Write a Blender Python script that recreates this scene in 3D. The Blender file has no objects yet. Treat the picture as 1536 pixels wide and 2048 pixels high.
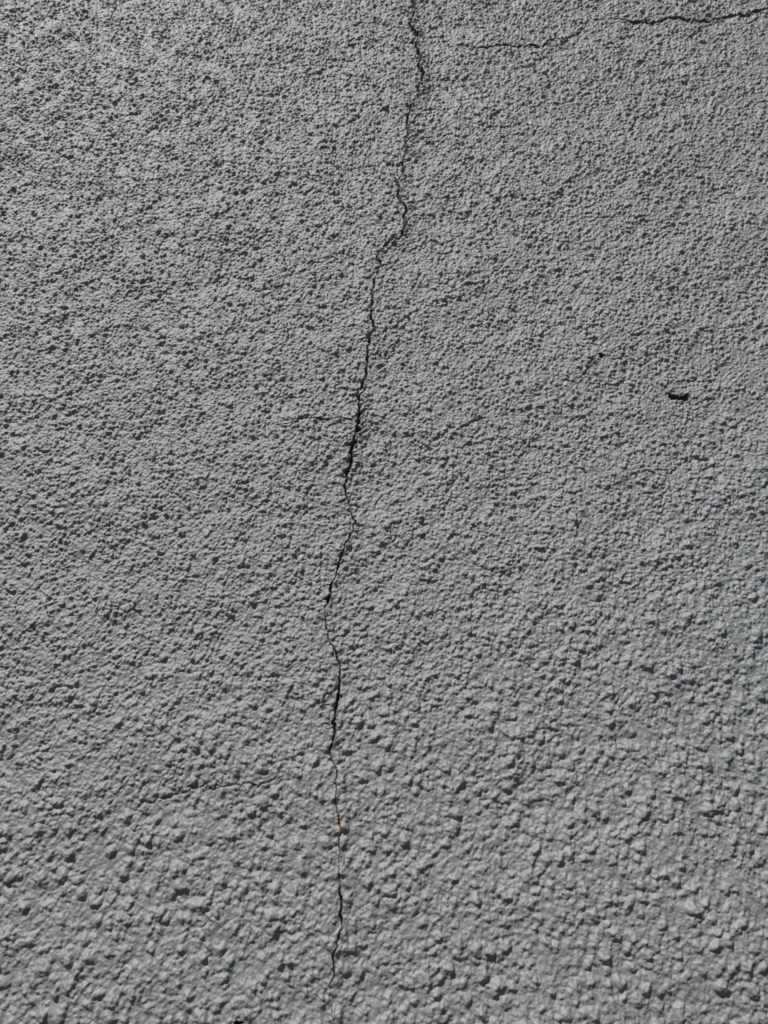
import bpy, math
import numpy as np

R = math.radians
scene = bpy.context.scene
COL = scene.collection

# ------------------------------------------------------------------ camera
PITCH = R(22.0)          # the camera looks slightly up the wall
DIST = 0.464             # metres from the lens to the wall along the view axis
ZC = 1.45                # height on the wall of the middle of the picture
VFOV = R(67.0)
cam_d = bpy.data.cameras.new('camera')
cam = bpy.data.objects.new('camera', cam_d)
COL.objects.link(cam)
cam.location = (0.0, -DIST * math.cos(PITCH), ZC - DIST * math.sin(PITCH))
cam.rotation_euler = (R(90) + PITCH, 0.0, 0.0)
cam_d.sensor_fit = 'VERTICAL'
cam_d.sensor_height = 24.0
cam_d.lens = 12.0 / math.tan(VFOV / 2)
cam_d.clip_start = 0.01
cam_d.clip_end = 500.0
cam_d.dof.use_dof = True
cam_d.dof.focus_distance = 0.455
cam_d.dof.aperture_fstop = cam_d.lens / 2.2      # a 2.2 mm phone aperture
scene.camera = cam

# ------------------------------------------------------------------ light
SUN_GRAZE = R(33.5)      # angle between the sun's rays and the wall
SUN_LEAN = R(24.0)       # leaning to the left of straight up
to_sun = (-math.sin(SUN_LEAN) * math.cos(SUN_GRAZE),
          -math.sin(SUN_GRAZE),
          math.cos(SUN_LEAN) * math.cos(SUN_GRAZE))
SUN_ELEV = math.asin(to_sun[2])
world = bpy.data.worlds.new('World')
scene.world = world
world.use_nodes = True
nt = world.node_tree
nt.nodes.clear()
sky = nt.nodes.new('ShaderNodeTexSky')
sky.sky_type = 'NISHITA'
sky.sun_disc = False
sky.sun_elevation = SUN_ELEV
sky.sun_rotation = math.atan2(to_sun[0], to_sun[1])
sky.air_density = 0.75      # a clear, deep blue sky: dark shadows
sky.dust_density = 0.15
sky.ozone_density = 1.6
bg = nt.nodes.new('ShaderNodeBackground')
bg.inputs['Strength'].default_value = 0.05
wo = nt.nodes.new('ShaderNodeOutputWorld')
nt.links.new(sky.outputs[0], bg.inputs[0])
nt.links.new(bg.outputs[0], wo.inputs[0])
sun_d = bpy.data.lights.new('sun', 'SUN')
sun_d.energy = 5.0
sun_d.angle = R(0.5)
sun_d.color = (1.0, 0.975, 0.93)
sun = bpy.data.objects.new('sun', sun_d)
COL.objects.link(sun)
from mathutils import Vector
sun.rotation_euler = Vector(to_sun).to_track_quat('Z', 'Y').to_euler()
sun.location = (-1.0, -2.0, 4.0)
scene.view_settings.view_transform = 'Standard'
scene.view_settings.look = 'None'
scene.view_settings.exposure = 0.52
scene.view_settings.gamma = 1.0
scene.cycles.max_bounces = 6
scene.cycles.diffuse_bounces = 4

# ------------------------------------------------------------------ materials
def paint_material(name, base, rough, spec, bump=0.35, drift=3.2, other=None):
    m = bpy.data.materials.new(name)
    m.use_nodes = True
    t = m.node_tree
    N, L = t.nodes, t.links
    b = N['Principled BSDF']
    tc = N.new('ShaderNodeTexCoord')
    # slow drift of the paint colour, greenish to pinkish grey
    n1 = N.new('ShaderNodeTexNoise'); n1.inputs['Scale'].default_value = drift
    n1.inputs['Detail'].default_value = 3.0
    L.new(tc.outputs['Object'], n1.inputs['Vector'])
    r1 = N.new('ShaderNodeValToRGB')
    r1.color_ramp.elements[0].position = 0.34
    r1.color_ramp.elements[1].position = 0.66
    r1.color_ramp.elements[0].color = (base[0] * 0.975, base[1] * 1.0, base[2] * 1.02, 1)
    r1.color_ramp.elements[1].color = (base[0] * 1.02, base[1] * 1.0, base[2] * 0.98, 1)
    if other:
        r1.color_ramp.elements[1].color = (*other, 1)
    L.new(n1.outputs['Fac'], r1.inputs['Fac'])
    # fine grain and dust
    n2 = N.new('ShaderNodeTexNoise'); n2.inputs['Scale'].default_value = 420.0
    n2.inputs['Detail'].default_value = 4.0; n2.inputs['Roughness'].default_value = 0.65
    L.new(tc.outputs['Object'], n2.inputs['Vector'])
    r2 = N.new('ShaderNodeMapRange')
    r2.inputs['From Min'].default_value = 0.3; r2.inputs['From Max'].default_value = 0.7
    r2.inputs['To Min'].default_value = 0.86; r2.inputs['To Max'].default_value = 1.13
    L.new(n2.outputs['Fac'], r2.inputs['Value'])
    mx = N.new('ShaderNodeMix'); mx.data_type = 'RGBA'; mx.blend_type = 'MULTIPLY'
    mx.inputs['Factor'].default_value = 1.0
    L.new(r1.outputs['Color'], mx.inputs['A'])
    L.new(r2.outputs['Result'], mx.inputs['B'])
    L.new(mx.outputs['Result'], b.inputs['Base Color'])
    b.inputs['Roughness'].default_value = rough
    b.inputs['Specular IOR Level'].default_value = spec
    n3 = N.new('ShaderNodeTexNoise'); n3.inputs['Scale'].default_value = 650.0
    n3.inputs['Detail'].default_value = 3.0; n3.inputs['Roughness'].default_value = 0.6
    L.new(tc.outputs['Object'], n3.inputs['Vector'])
    bp = N.new('ShaderNodeBump')
    bp.inputs['Strength'].default_value = bump
    bp.inputs['Distance'].default_value = 0.0008
    L.new(n3.outputs['Fac'], bp.inputs['Height'])
    L.new(bp.outputs['Normal'], b.inputs['Normal'])
    return m

M_PAINT = paint_material('grey_masonry_paint', (0.147, 0.152, 0.148), 0.60, 0.44)
M_CRACK = paint_material('cracked_render', (0.105, 0.105, 0.10), 0.9, 0.2, 0.35, 55.0, (0.10, 0.078, 0.062))
M_GREY = paint_material('grey_cracked_render', (0.10, 0.10, 0.098), 0.9, 0.2)
M_HOLE = paint_material('hole_shade', (0.06, 0.057, 0.054), 0.95, 0.1)  # very dark colour, with the shadow inside the holes painted in
M_OCHRE = paint_material('bare_ochre_render', (0.23, 0.175, 0.125), 0.9, 0.2)
M_GROUND = paint_material('asphalt', (0.05, 0.05, 0.05), 0.9, 0.2)

# ------------------------------------------------------------------ height field helpers (millimetres)
rng = np.random.default_rng(11)

def band_noise(ny, nx, step, lam, width=0.55, seed=0):
    """Random field with unit deviation whose wavelengths gather round lam (mm)."""
    g = np.random.default_rng(seed)
    f = np.fft.rfft2(g.standard_normal((ny, nx)).astype(np.float32))
    ky = np.fft.fftfreq(ny, step)[:, None]
    kx = np.fft.rfftfreq(nx, step)[None, :]
    k = np.sqrt(kx * kx + ky * ky) + 1e-9
    f *= np.exp(-(np.log(k * lam) ** 2) / (2 * width * width))
    a = np.fft.irfft2(f, s=(ny, nx)).astype(np.float32)
    return (a - a.mean()) / a.std()

def smooth(a, lo, hi):
    t = np.clip((a - lo) / (hi - lo), 0, 1)
    return t * t * (3 - 2 * t)

def splat(H, X0, Z0, step, xs, zs, rad, hgt, ecc, ang, tail, power):
    """Raise drooping lumps: long gentle upper slope, short steep underside."""
    ny, nx = H.shape
    for x, z, r, h, e, a, tl, pw in zip(xs, zs, rad, hgt, ecc, ang, tail, power):
        ext = r * (1.0 + tl) * 1.25
        i0 = max(0, int((x - ext - X0) / step)); i1 = min(nx, int((x + ext - X0) / step) + 2)
        j0 = max(0, int((z - ext - Z0) / step)); j1 = min(ny, int((z + ext - Z0) / step) + 2)
        if i1 <= i0 or j1 <= j0:
            continue
        u = (X0 + np.arange(i0, i1) * step - x)[None, :]
        v = (Z0 + np.arange(j0, j1) * step - z)[:, None]
        ca, sa = math.cos(a), math.sin(a)
        p = (u * ca + v * sa) / (r * e)
        q = (-u * sa + v * ca) / (r / e)
        up = v * 0.93 - u * 0.36                       # towards upper left
        rr = np.sqrt(p * p + q * q) / (1.0 + tl * np.clip(up / r, 0, 1.2))
        th = np.arctan2(q, p)
        rr = rr * (1 + 0.07 * np.sin(3 * th + a * 7) + 0.05 * np.sin(5 * th + a * 13))
        d = h * np.clip(1 - rr ** pw, 0, None)
        S = H[j0:j1, i0:i1]
        np.maximum(S, d, out=S)

def lumps(ny, nx, X0, Z0, step, seed, dens, rlo, rhi, hk, field=None, expo=1.6, size=None, pw=(2.0, 1.6), jit=1.15, tail=(0.1, 0.5)):
    g = np.random.default_rng(seed)
    cell = 1 / math.sqrt(dens)                         # evenly packed: one lump to a jittered cell
    I, J = np.meshgrid(np.arange(int(nx * step / cell) + 1), np.arange(int(ny * step / cell) + 1))
    n = I.size
    xs = X0 + (I.ravel() + 0.5 * (J.ravel() % 2) + jit * (g.random(n) - 0.5)) * cell
    zs = Z0 + (J.ravel() + jit * (g.random(n) - 0.5)) * cell
    if field is not None:                              # more lumps where the field is high
        ii = np.clip(((xs - X0) / step).astype(int), 0, nx - 1)
        jj = np.clip(((zs - Z0) / step).astype(int), 0, ny - 1)
        keep = g.random(n) < np.clip(0.62 + 0.36 * field[jj, ii], 0.10, 1.0)
        xs, zs = xs[keep], zs[keep]
        n = len(xs)
    r = rlo + (rhi - rlo) * g.random(n) ** expo
    if size is not None:
        r = r * size[np.clip(((zs - Z0) / step).astype(int), 0, ny - 1), np.clip(((xs - X0) / step).astype(int), 0, nx - 1)]
    h = r * hk * (0.65 + 0.6 * g.random(n))
    H = np.zeros((ny, nx), np.float32)
    splat(H, X0, Z0, step, xs, zs, r, h, 1 + 0.28 * g.random(n), g.random(n) * math.pi,
          tail[0] + tail[1] * g.random(n), pw[0] + pw[1] * g.random(n))
    return H

def warp(A, dx, dz, step):
    ny, nx = A.shape
    J, I = np.mgrid[0:ny, 0:nx].astype(np.float32)
    I = np.clip(I + dx / step, 0, nx - 1.001); J = np.clip(J + dz / step, 0, ny - 1.001)
    i = I.astype(np.int32); j = J.astype(np.int32)
    fi = I - i; fj = J - j
    return (A[j, i] * (1 - fi) * (1 - fj) + A[j, i + 1] * fi * (1 - fj)
            + A[j + 1, i] * (1 - fi) * fj + A[j + 1, i + 1] * fi * fj)

def soften(A, sig, step):
    ny, nx = A.shape
    ky = np.fft.fftfreq(ny, step)[:, None]; kx = np.fft.rfftfreq(nx, step)[None, :]
    return np.fft.irfft2(np.fft.rfft2(A) * np.exp(-2 * (math.pi * sig) ** 2 * (kx * kx + ky * ky)), s=A.shape).astype(np.float32)

def roughcast(ny, nx, X0, Z0, step, seed, fine=True):
    zz = ((Z0 + np.arange(ny) * step)[:, None] + 0.25 * (X0 + np.arange(nx) * step)[None, :] * -1).astype(np.float32)
    low = 1 - smooth(zz, -190, 10)                     # thicker, rounder paint towards the foot
    patch = band_noise(ny, nx, step, 75, 0.6, seed + 1)
    patch2 = band_noise(ny, nx, step, 28, 0.5, seed + 2)
    H = 0.55 * band_noise(ny, nx, step, 120, 0.6, seed + 3)
    H += 0.25 * band_noise(ny, nx, step, 26, 0.5, seed + 4)
    big = lumps(ny, nx, X0, Z0, step, seed + 5, 1 / 46., 1.7, 3.3, 0.66, 0.7 * patch + 0.55 * patch2 + 0.35 * low, 1.7, 0.72 + 0.26 * low, (2.0, 1.0), tail=(0.08, 0.45))
    mid = lumps(ny, nx, X0, Z0, step, seed + 6, 1 / 9.5, 0.95, 2.0, 0.74, patch2, 1.6, 0.80 + 0.20 * low, (2.2, 1.4))
    wx = 0.25 * band_noise(ny, nx, step, 5.0, 0.6, seed + 7)
    wz = 0.25 * band_noise(ny, nx, step, 5.0, 0.6, seed + 8)
    L = np.maximum(big, mid * (0.95 - 0.27 * low)) + 0.15 * np.minimum(big, mid)
    L = warp(L, wx, wz, step)
    if fine:                                           # the paint rounds the grains, more so lower down
        L = soften(L, 0.18, step) * (1 - low) + soften(L, 0.34, step) * low
    H += L
    H += 0.17 * band_noise(ny, nx, step, 7.0, 0.45, seed + 9)
    if fine:
        small = lumps(ny, nx, X0, Z0, step, seed + 10, 1 / 4.2, 0.5, 1.15, 0.70, jit=2.2)
        small = soften(small, 0.17, step)
        H += (0.72 - 0.14 * low) * (1 + 0.22 * np.clip(patch2, -2, 2)) * small
        H += (0.13 - 0.05 * low) * band_noise(ny, nx, step, 3.2, 0.4, seed + 12)
        H += (0.05 - 0.025 * low) * band_noise(ny, nx, step, 1.5, 0.35, seed + 13)
    return H

# ------------------------------------------------------------------ the wall's near face
STEP = 0.33
X0, X1 = -350.13, 350.13
Z0, Z1 = -330.0, 540.21           # measured from ZC
nx = int((X1 - X0) / STEP) + 1
ny = int((Z1 - Z0) / STEP) + 1
H = roughcast(ny, nx, X0, Z0, STEP, 100)

# cracks and holes are written down in millimetres on the wall: x to the right, z up from the middle
FPX = 1024.0 / math.tan(VFOV / 2)
def on_wall(px, py):
    """photo point -> mm on the plane of the wall (a survey of the photograph)"""
    a = (px - 768.0) / FPX
    b = (1024.0 - py) / FPX
    c, s = math.cos(PITCH), math.sin(PITCH)
    # ray = forward + a right + b up ; forward=(0,c,s) up=(0,-s,c)
    t = DIST * c / (c - b * s)
    return a * t * 1000.0, (t * (s + b * c) - DIST * s) * 1000.0

def fractal_path(pts, seed, rough=0.16, cell=1.2):
    g = np.random.default_rng(seed)
    P = [np.array(p, float) for p in pts]
    while True:
        out = [P[0]]; split = False
        for a, b in zip(P[:-1], P[1:]):
            d = b[:2] - a[:2]; L = np.hypot(*d)
            if L > cell:
                m = (a + b) / 2
                m[:2] += np.array([-d[1], d[0]]) * g.normal() * rough
                out.append(m); split = True
            out.append(b)
        P = out
        if not split:
            return np.array(P)

LABEL = np.zeros((ny, nx), np.uint8)
xg = X0 + np.arange(nx) * STEP
zg = Z0 + np.arange(ny) * STEP

def carve(pts_px, seed, label=0, rough=0.16, lip=0.0, kw=1.0, kd=1.0):
    """pts: photo x, y, half width mm, depth mm. Cuts a ragged groove; lip raises the left side."""
    pts = [(*on_wall(p[0], p[1]), p[2] * kw, p[3] * kd) for p in pts_px]
    P = fractal_path(pts, seed, rough)
    g = np.random.default_rng(seed + 1)
    reach = 9.0
    i0 = max(0, int((P[:, 0].min() - reach - X0) / STEP)); i1 = min(nx, int((P[:, 0].max() + reach - X0) / STEP) + 1)
    j0 = max(0, int((P[:, 1].min() - reach - Z0) / STEP)); j1 = min(ny, int((P[:, 1].max() + reach - Z0) / STEP) + 1)
    D = np.full((j1 - j0, i1 - i0), 99.0, np.float32)
    W = np.zeros_like(D); K = np.zeros_like(D); S = np.zeros_like(D)
    nse = np.interp(np.arange(len(P)), np.arange(0, len(P) + 6, 3), g.random(len(np.arange(0, len(P) + 6, 3))))
    for n in range(len(P) - 1):
        a, b = P[n], P[n + 1]
        ii0 = max(i0, int((min(a[0], b[0]) - reach - X0) / STEP)); ii1 = min(i1, int((max(a[0], b[0]) + reach - X0) / STEP) + 1)
        jj0 = max(j0, int((min(a[1], b[1]) - reach - Z0) / STEP)); jj1 = min(j1, int((max(a[1], b[1]) + reach - Z0) / STEP) + 1)
        if ii1 <= ii0 or jj1 <= jj0:
            continue
        u = xg[ii0:ii1][None, :]; v = zg[jj0:jj1][:, None]
        d = b[:2] - a[:2]; L2 = max(d @ d, 1e-9)
        t = np.clip(((u - a[0]) * d[0] + (v - a[1]) * d[1]) / L2, 0, 1)
        qx = u - a[0] - t * d[0]; qz = v - a[1] - t * d[1]
        dist = np.sqrt(qx * qx + qz * qz)
        side = np.sign(qx * d[1] - qz * d[0])
        sl = (slice(jj0 - j0, jj1 - j0), slice(ii0 - i0, ii1 - i0))
        better = dist < D[sl]
        f = 0.5 + 0.9 * nse[n]
        D[sl] = np.where(better, dist, D[sl])
        W[sl] = np.where(better, (a[2] + (b[2] - a[2]) * t) * f, W[sl])
        K[sl] = np.where(better, (a[3] + (b[3] - a[3]) * t) * (0.55 + 0.85 * nse[n]), K[sl])
        S[sl] = np.where(better, side, S[sl])
    W = np.maximum(W, 0.12)
    HS = H[j0:j1, i0:i1]
    groove = K * np.clip(1.25 - (D / W) ** 2 * 0.8, 0, 1)
    groove = np.where(D < 8.9, groove, 0)
    if lip:
        lf = np.where(S * lip > 0, np.exp(-(D / 5.5) ** 2) * abs(lip), -0.35 * abs(lip) * np.exp(-(D / 3.0) ** 2))
        HS += np.where(D < 8.9, lf, 0) * smooth(K, 0.0, 1.5)
    HS -= groove
    if label:
        LB = LABEL[j0:j1, i0:i1]
        LB[(groove > 0.45)] = label

def pocket(px, py, w, h, depth, ang=0.0, label=0, soft=3.0):
    x, z = on_wall(px, py)
    r = max(w, h) * 1.6
    i0 = max(0, int((x - r - X0) / STEP)); i1 = min(nx, int((x + r - X0) / STEP) + 1)
    j0 = max(0, int((z - r - Z0) / STEP)); j1 = min(ny, int((z + r - Z0) / STEP) + 1)
    if i1 <= i0 or j1 <= j0:
        return
    u = (xg[i0:i1] - x)[None, :]; v = (zg[j0:j1] - z)[:, None]
    ca, sa = math.cos(ang), math.sin(ang)
    p = (u * ca + v * sa) / w; q = (-u * sa + v * ca) / h
    th = np.arctan2(q, p)
    rr = np.sqrt(p * p + q * q) * (1 + 0.16 * np.sin(3 * th + px) + 0.1 * np.sin(7 * th + py))
    d = depth * np.clip((1 - rr ** soft) * 1.4, 0, 1)
    H[j0:j1, i0:i1] -= d
    if label:
        LABEL[j0:j1, i0:i1][d > depth * 0.3] = label

MAIN = [(826, -60, .9, 2.5), (826, 0, .9, 3), (823, 37, .9, 3), (828, 62, 1.0, 3), (833, 90, 1.0, 3), (840, 117, 1.1, 3.5), (845, 153, 1.0, 3),
        (837, 197, .7, 2), (819, 220, .8, 2), (814, 247, .8, 2), (812, 293, .7, 1.5), (807, 320, .8, 2), (802, 353, .8, 2),
        (799, 377, .8, 2), (805, 410, .8, 2), (809, 443, .9, 2.4), (805, 467, 1.0, 2.6), (779, 483, 1.5, 3.2), (765, 500, 1.0, 2.4),
        (754, 512, .8, 2.0), (750, 555, .8, 2), (744, 584, .8, 2.2), (745, 609, .7, 2), (742, 635, .8, 2.2), (750, 659, .8, 2.2),
        (740, 675, 1.0, 2.8), (735, 699, 1.3, 4), (732, 739, 1.4, 4), (724, 765, 1.3, 4), (719, 802, .9, 2.6), (719, 829, 1.5, 4),
        (714, 859, 1.4, 4), (709, 885, 1.7, 5), (704, 909, 1.6, 5), (695, 939, 1.7, 5), (689, 972, 1.3, 4), (694, 995, .6, 1.6),
        (699, 1020, .4, 1.0), (712, 1044, .7, 2.2), (697, 1081, 1.0, 3.4), (685, 1107, 1.1, 3.8), (675, 1137, 1.0, 3.2), (664, 1164, 1.1, 3.2),
        (659, 1194, 1.7, 4.5), (650, 1217, .5, 1.4), (652, 1244, .5, 1.6), (657, 1271, .5, 1.8), (669, 1297, .6, 2.0),
        (679, 1327, .9, 2.8), (680, 1361, .7, 2.2), (677, 1394, 1.1, 3.2), (670, 1421, 1.1, 3.0), (665, 1447, 1.2, 3.0),
        (664, 1491, 1.0, 2.8), (666, 1524, .5, 1.4), (675, 1550, .5, 1.4), (674, 1579, .6, 1.6), (675, 1616, .5, 1.5), (678, 1643, .7, 2.0),
        (684, 1666, .5, 1.5), (679, 1700, .5, 1.3), (679, 1736, .5, 1.5), (680, 1769, .7, 2.2), (684, 1803, .9, 2.8), (684, 1843, .9, 2.8),
        (679, 1876, .9, 2.6), (667, 1909, .8, 2.4), (669, 1946, .5, 1.8), (659, 1979, .4, 1.5), (664, 2020, .35, 1.2), (672, 2060, .3, 1.0), (680, 2150, .3, .8)]
carve([(p[0], p[1], p[2] * (0.8 if p[1] > 1510 else 1.2 if p[1] < 480 else 1.1 if p[1] < 690 else 0.84), p[3] * (0.9 if p[1] > 1510 else 1.3 if p[1] < 690 else 1)) for p in MAIN], 21, 1, 0.10, -1.2, 0.68, 1.0)
UPPER = [(896, 92, .3, .8), (940, 93, .4, 1.2), (985, 96, .5, 1.6), (1024, 94, .9, 3.2), (1060, 91, 1.0, 3.6), (1090, 88, 1.0, 3.4), (1120, 78, 1.1, 3.4),
         (1150, 71, .6, 1.8), (1185, 52, .2, .3), (1215, 38, .3, .6), (1255, 42, 1.0, 3.0), (1290, 44, 1.0, 3.0), (1320, 45, 1.2, 4), (1360, 39, 1.1, 3.6),
         (1390, 41, .9, 3), (1420, 41, 1.2, 4), (1470, 31, 1.1, 4), (1505, 25, 1.1, 4), (1536, 18, 1.1, 4), (1600, 6, 1.0, 3), (1680, -8, .6, 2)]
carve(UPPER, 33, 2, 0.15, 0.0, 1.0, 1.15)
HAIR = [(540, 846, .2, .5), (588, 840, .35, 1.2), (610, 837, .4, 1.6), (632, 837, .5, 2.0), (645, 840, .5, 2), (665, 837, .5, 2.0), (685, 837, .55, 2.2), (703, 840, .5, 1.8)]
carve(HAIR, 41, 3, 0.12, 0.0, 0.8, 0.9)
LOWER = [(250, 1614, .4, .8), (300, 1606, .7, 1.8), (322, 1597, .9, 2.6), (345, 1590, .7, 1.8), (385, 1579, .7, 2.0), (415, 1579, .8, 2.4), (450, 1574, .6, 1.6),
         (475, 1569, .6, 1.8), (500, 1567, .9, 2.4), (530, 1567, 1.0, 2.6), (560, 1561, .5, 1.2), (595, 1558, .3, .6)]
carve(LOWER, 52, 4, 0.24, 0.0, 0.7, 0.32)
carve([(370, -14, .5, 1.4), (430, -2, .9, 2.6), (470, 4, .9, 2.6), (500, 3, 1.0, 3), (540, 12, .4, 1)], 61, 0, 0.18, 0.0, 0.6, 0.5)
carve([(1168, 750, .5, 1.4), (1180, 735, .8, 2.2), (1192, 717, .7, 2)], 63, 0, 0.08, 0.0, 0.8, 0.7)
carve([(922, 856, .8, 2.4), (940, 846, .8, 2.2), (965, 836, .9, 2.4)], 65, 0, 0.12, 0.0, 0.8, 0.6)
for px, py, w, h, dp in [(706, 886, 3.4, 1.8, 4), (693, 941, 2.4, 2.0, 4), (716, 860, 2.0, 2.6, 4), (720, 829, 2.6, 1.5, 4), (656, 1196, 2.6, 1.0, 3),
                         (784, 481, 3.2, 1.5, 3.5), (678, 1394, 1.8, 2.0, 3), (824, 84, 1.6, 1.6, 3.0), (836, 117, 2.2, 1.2, 3.0)]:
    pocket(px, py, w, h, dp, 0.35, 1)
# the crescent hole and the pin hole on the right, and one at the lower edge
for px, py, w, h in [(1336, 786, 1.3, .6), (1343, 791, 1.9, 1.2), (1350, 794, 2.0, 1.5), (1357, 796, 2.0, 1.6), (1364, 796, 2.0, 1.7), (1371, 795, 1.9, 2.0)]:
    pocket(px, py, w * 1.1, h * 1.2, 6.5 if px > 1340 else 4.0, -0.25, 5)
pocket(1391, 797, 2.0, 0.7, 2.0, 0.0, 0)
pocket(1203, 711, 1.9, 1.6, 7.0, -0.4, 6)
pocket(476, 2047, 2.4, 1.2, 6.0, 0.1, 7)
# the scab of bare ochre render beside the crack
x, z = on_wall(679, 1660)
xx, zz = np.meshgrid(xg, zg)
w_ = np.sqrt(((xx - x + 0.55 * (zz - z)) / 1.0) ** 2 + ((zz - z) / 3.0) ** 2)
H += (0.5 * np.clip(1 - w_, 0, 1)).astype(np.float32)
LABEL[w_ < 0.95] = 8
del w_, xx, zz

# fade to the plain plane at the rim of this panel, where the coarser face carries on
ex = np.minimum(xg - X0, X1 - xg)[None, :]
ez = np.minimum(zg - Z0, Z1 - zg)[:, None]
H *= smooth(np.minimum(ex, ez), 0, 12).astype(np.float32)

def add_grid(xg, zg, H, keep=None):
    """verts (metres, relative to ZC on the wall's plane) and quads of one height field"""
    ny, nx = H.shape
    V = np.empty((ny, nx, 3), np.float32)
    V[..., 0] = xg[None, :] * 0.001
    V[..., 1] = -H * 0.001
    V[..., 2] = ZC + zg[:, None] * 0.001
    idx = np.arange(ny * nx, dtype=np.int32).reshape(ny, nx)
    Q = np.stack([idx[:-1, :-1], idx[:-1, 1:], idx[1:, 1:], idx[1:, :-1]], -1)
    Q = Q.reshape(-1, 4) if keep is None else Q[keep]
    return V.reshape(-1, 3), Q

def build(name, V, Q, mat, parent=None, shade=True):
    used = np.zeros(len(V), bool); used[Q.ravel()] = True
    remap = np.cumsum(used).astype(np.int32) - 1
    V = V[used]; Q = remap[Q]
    me = bpy.data.meshes.new(name)
    me.vertices.add(len(V)); me.loops.add(Q.size); me.polygons.add(len(Q))
    me.vertices.foreach_set('co', np.ascontiguousarray(V, np.float32).ravel())
    me.loops.foreach_set('vertex_index', np.ascontiguousarray(Q, np.int32).ravel())
    me.polygons.foreach_set('loop_start', np.arange(0, Q.size, 4, dtype=np.int32))
    if shade:
        me.polygons.foreach_set('use_smooth', np.ones(len(Q), bool))
    me.update(calc_edges=True)
    me.materials.append(mat)
    o = bpy.data.objects.new(name, me)
    COL.objects.link(o)
    if parent is not None:
        o.parent = parent
    return o

V, Qall = add_grid(xg, zg, H)
FL = LABEL[:-1, :-1].ravel()
wallV, wallQ = [V], [Qall[FL == 0]]
base = len(V)

# the same roughcast, coarser, further along the wall
CS = 2.0
CX0, CX1, CZ0, CZ1 = X0 - 800, X1 + 800, Z0 - 600, Z1 + 330
cx = np.arange(CX0, CX1 + 1e-3, CS); cz = np.arange(CZ0, CZ1 + 1e-3, CS)
HC = roughcast(len(cz), len(cx), CX0, CZ0, CS, 300, fine=False)
inx = np.maximum(np.maximum(X0 - cx, cx - X1), 0)[None, :]; inz = np.maximum(np.maximum(Z0 - cz, cz - Z1), 0)[:, None]
HC *= smooth(np.hypot(inx, inz), 0, 12)
edge = np.minimum(np.minimum(cx - CX0, CX1 - cx)[None, :], np.minimum(cz - CZ0, CZ1 - cz)[:, None])
HC *= smooth(edge, 0, 20)
mx_ = (cx[:-1] + CS / 2)[None, :]; mz_ = (cz[:-1] + CS / 2)[:, None]
ring = ~((mx_ > X0) & (mx_ < X1) & (mz_ > Z0) & (mz_ < Z1))
Vc, Qc = add_grid(cx, cz, HC.astype(np.float32), ring)
wallV.append(Vc); wallQ.append(Qc + base); base += len(Vc)

# the rest of the wall: plain face out to its ends, top, back and foot
WX, WT, WZ = 3.2, 0.28, 2.6
ix0, ix1, iz0, iz1 = CX0 / 1e3, CX1 / 1e3, ZC + CZ0 / 1e3, ZC + CZ1 / 1e3
B = [(-WX, 0, 0), (WX, 0, 0), (WX, 0, WZ), (-WX, 0, WZ), (ix0, 0, iz0), (ix1, 0, iz0), (ix1, 0, iz1), (ix0, 0, iz1),
     (-WX, WT, 0), (WX, WT, 0), (WX, WT, WZ), (-WX, WT, WZ)]
F = [(0, 1, 5, 4), (1, 2, 6, 5), (2, 3, 7, 6), (3, 0, 4, 7), (1, 9, 10, 2), (9, 8, 11, 10), (8, 0, 3, 11), (3, 2, 10, 11)]
wallV.append(np.array(B, np.float32)); wallQ.append(np.array(F, np.int32) + base)
wall = build('rendered_wall', np.concatenate(wallV), np.concatenate(wallQ), M_PAINT)
wall['kind'] = 'thing'
wall['label'] = 'grey painted roughcast wall with a long jagged vertical crack down its middle'
wall['category'] = 'wall'

PARTS = [(1, 'crack', M_CRACK, 'long jagged vertical crack'),
         (2, 'crack', M_GREY, 'dark level crack near the top right'),
         (3, 'crack', M_CRACK, 'hairline level crack meeting the long one'),
         (4, 'crack', M_GREY, 'rough level crack low on the left'),
         (5, 'hole', M_HOLE, 'black crescent shaped hole'),
         (6, 'hole', M_HOLE, 'small round pin hole'),
         (7, 'hole', M_HOLE, 'dark hole at the lower edge'),
         (8, 'bare_patch', M_OCHRE, 'tiny ochre patch of bare render beside the crack')]
for k, name, mat, lab in PARTS:
    q = Qall[FL == k]
    if len(q):
        o = build(name, V, q, mat, wall)
        o['label'] = lab

# ------------------------------------------------------------------ ground at the wall's foot
g = 60.0
gv = np.array([(-g, -g, 0), (g, -g, 0), (g, g, 0), (-g, g, 0)], np.float32)
ground = build('ground', gv, np.array([(0, 1, 2, 3)], np.int32), M_GROUND, None, False)
ground['kind'] = 'structure'
ground['label'] = 'dark asphalt ground at the foot of the wall'
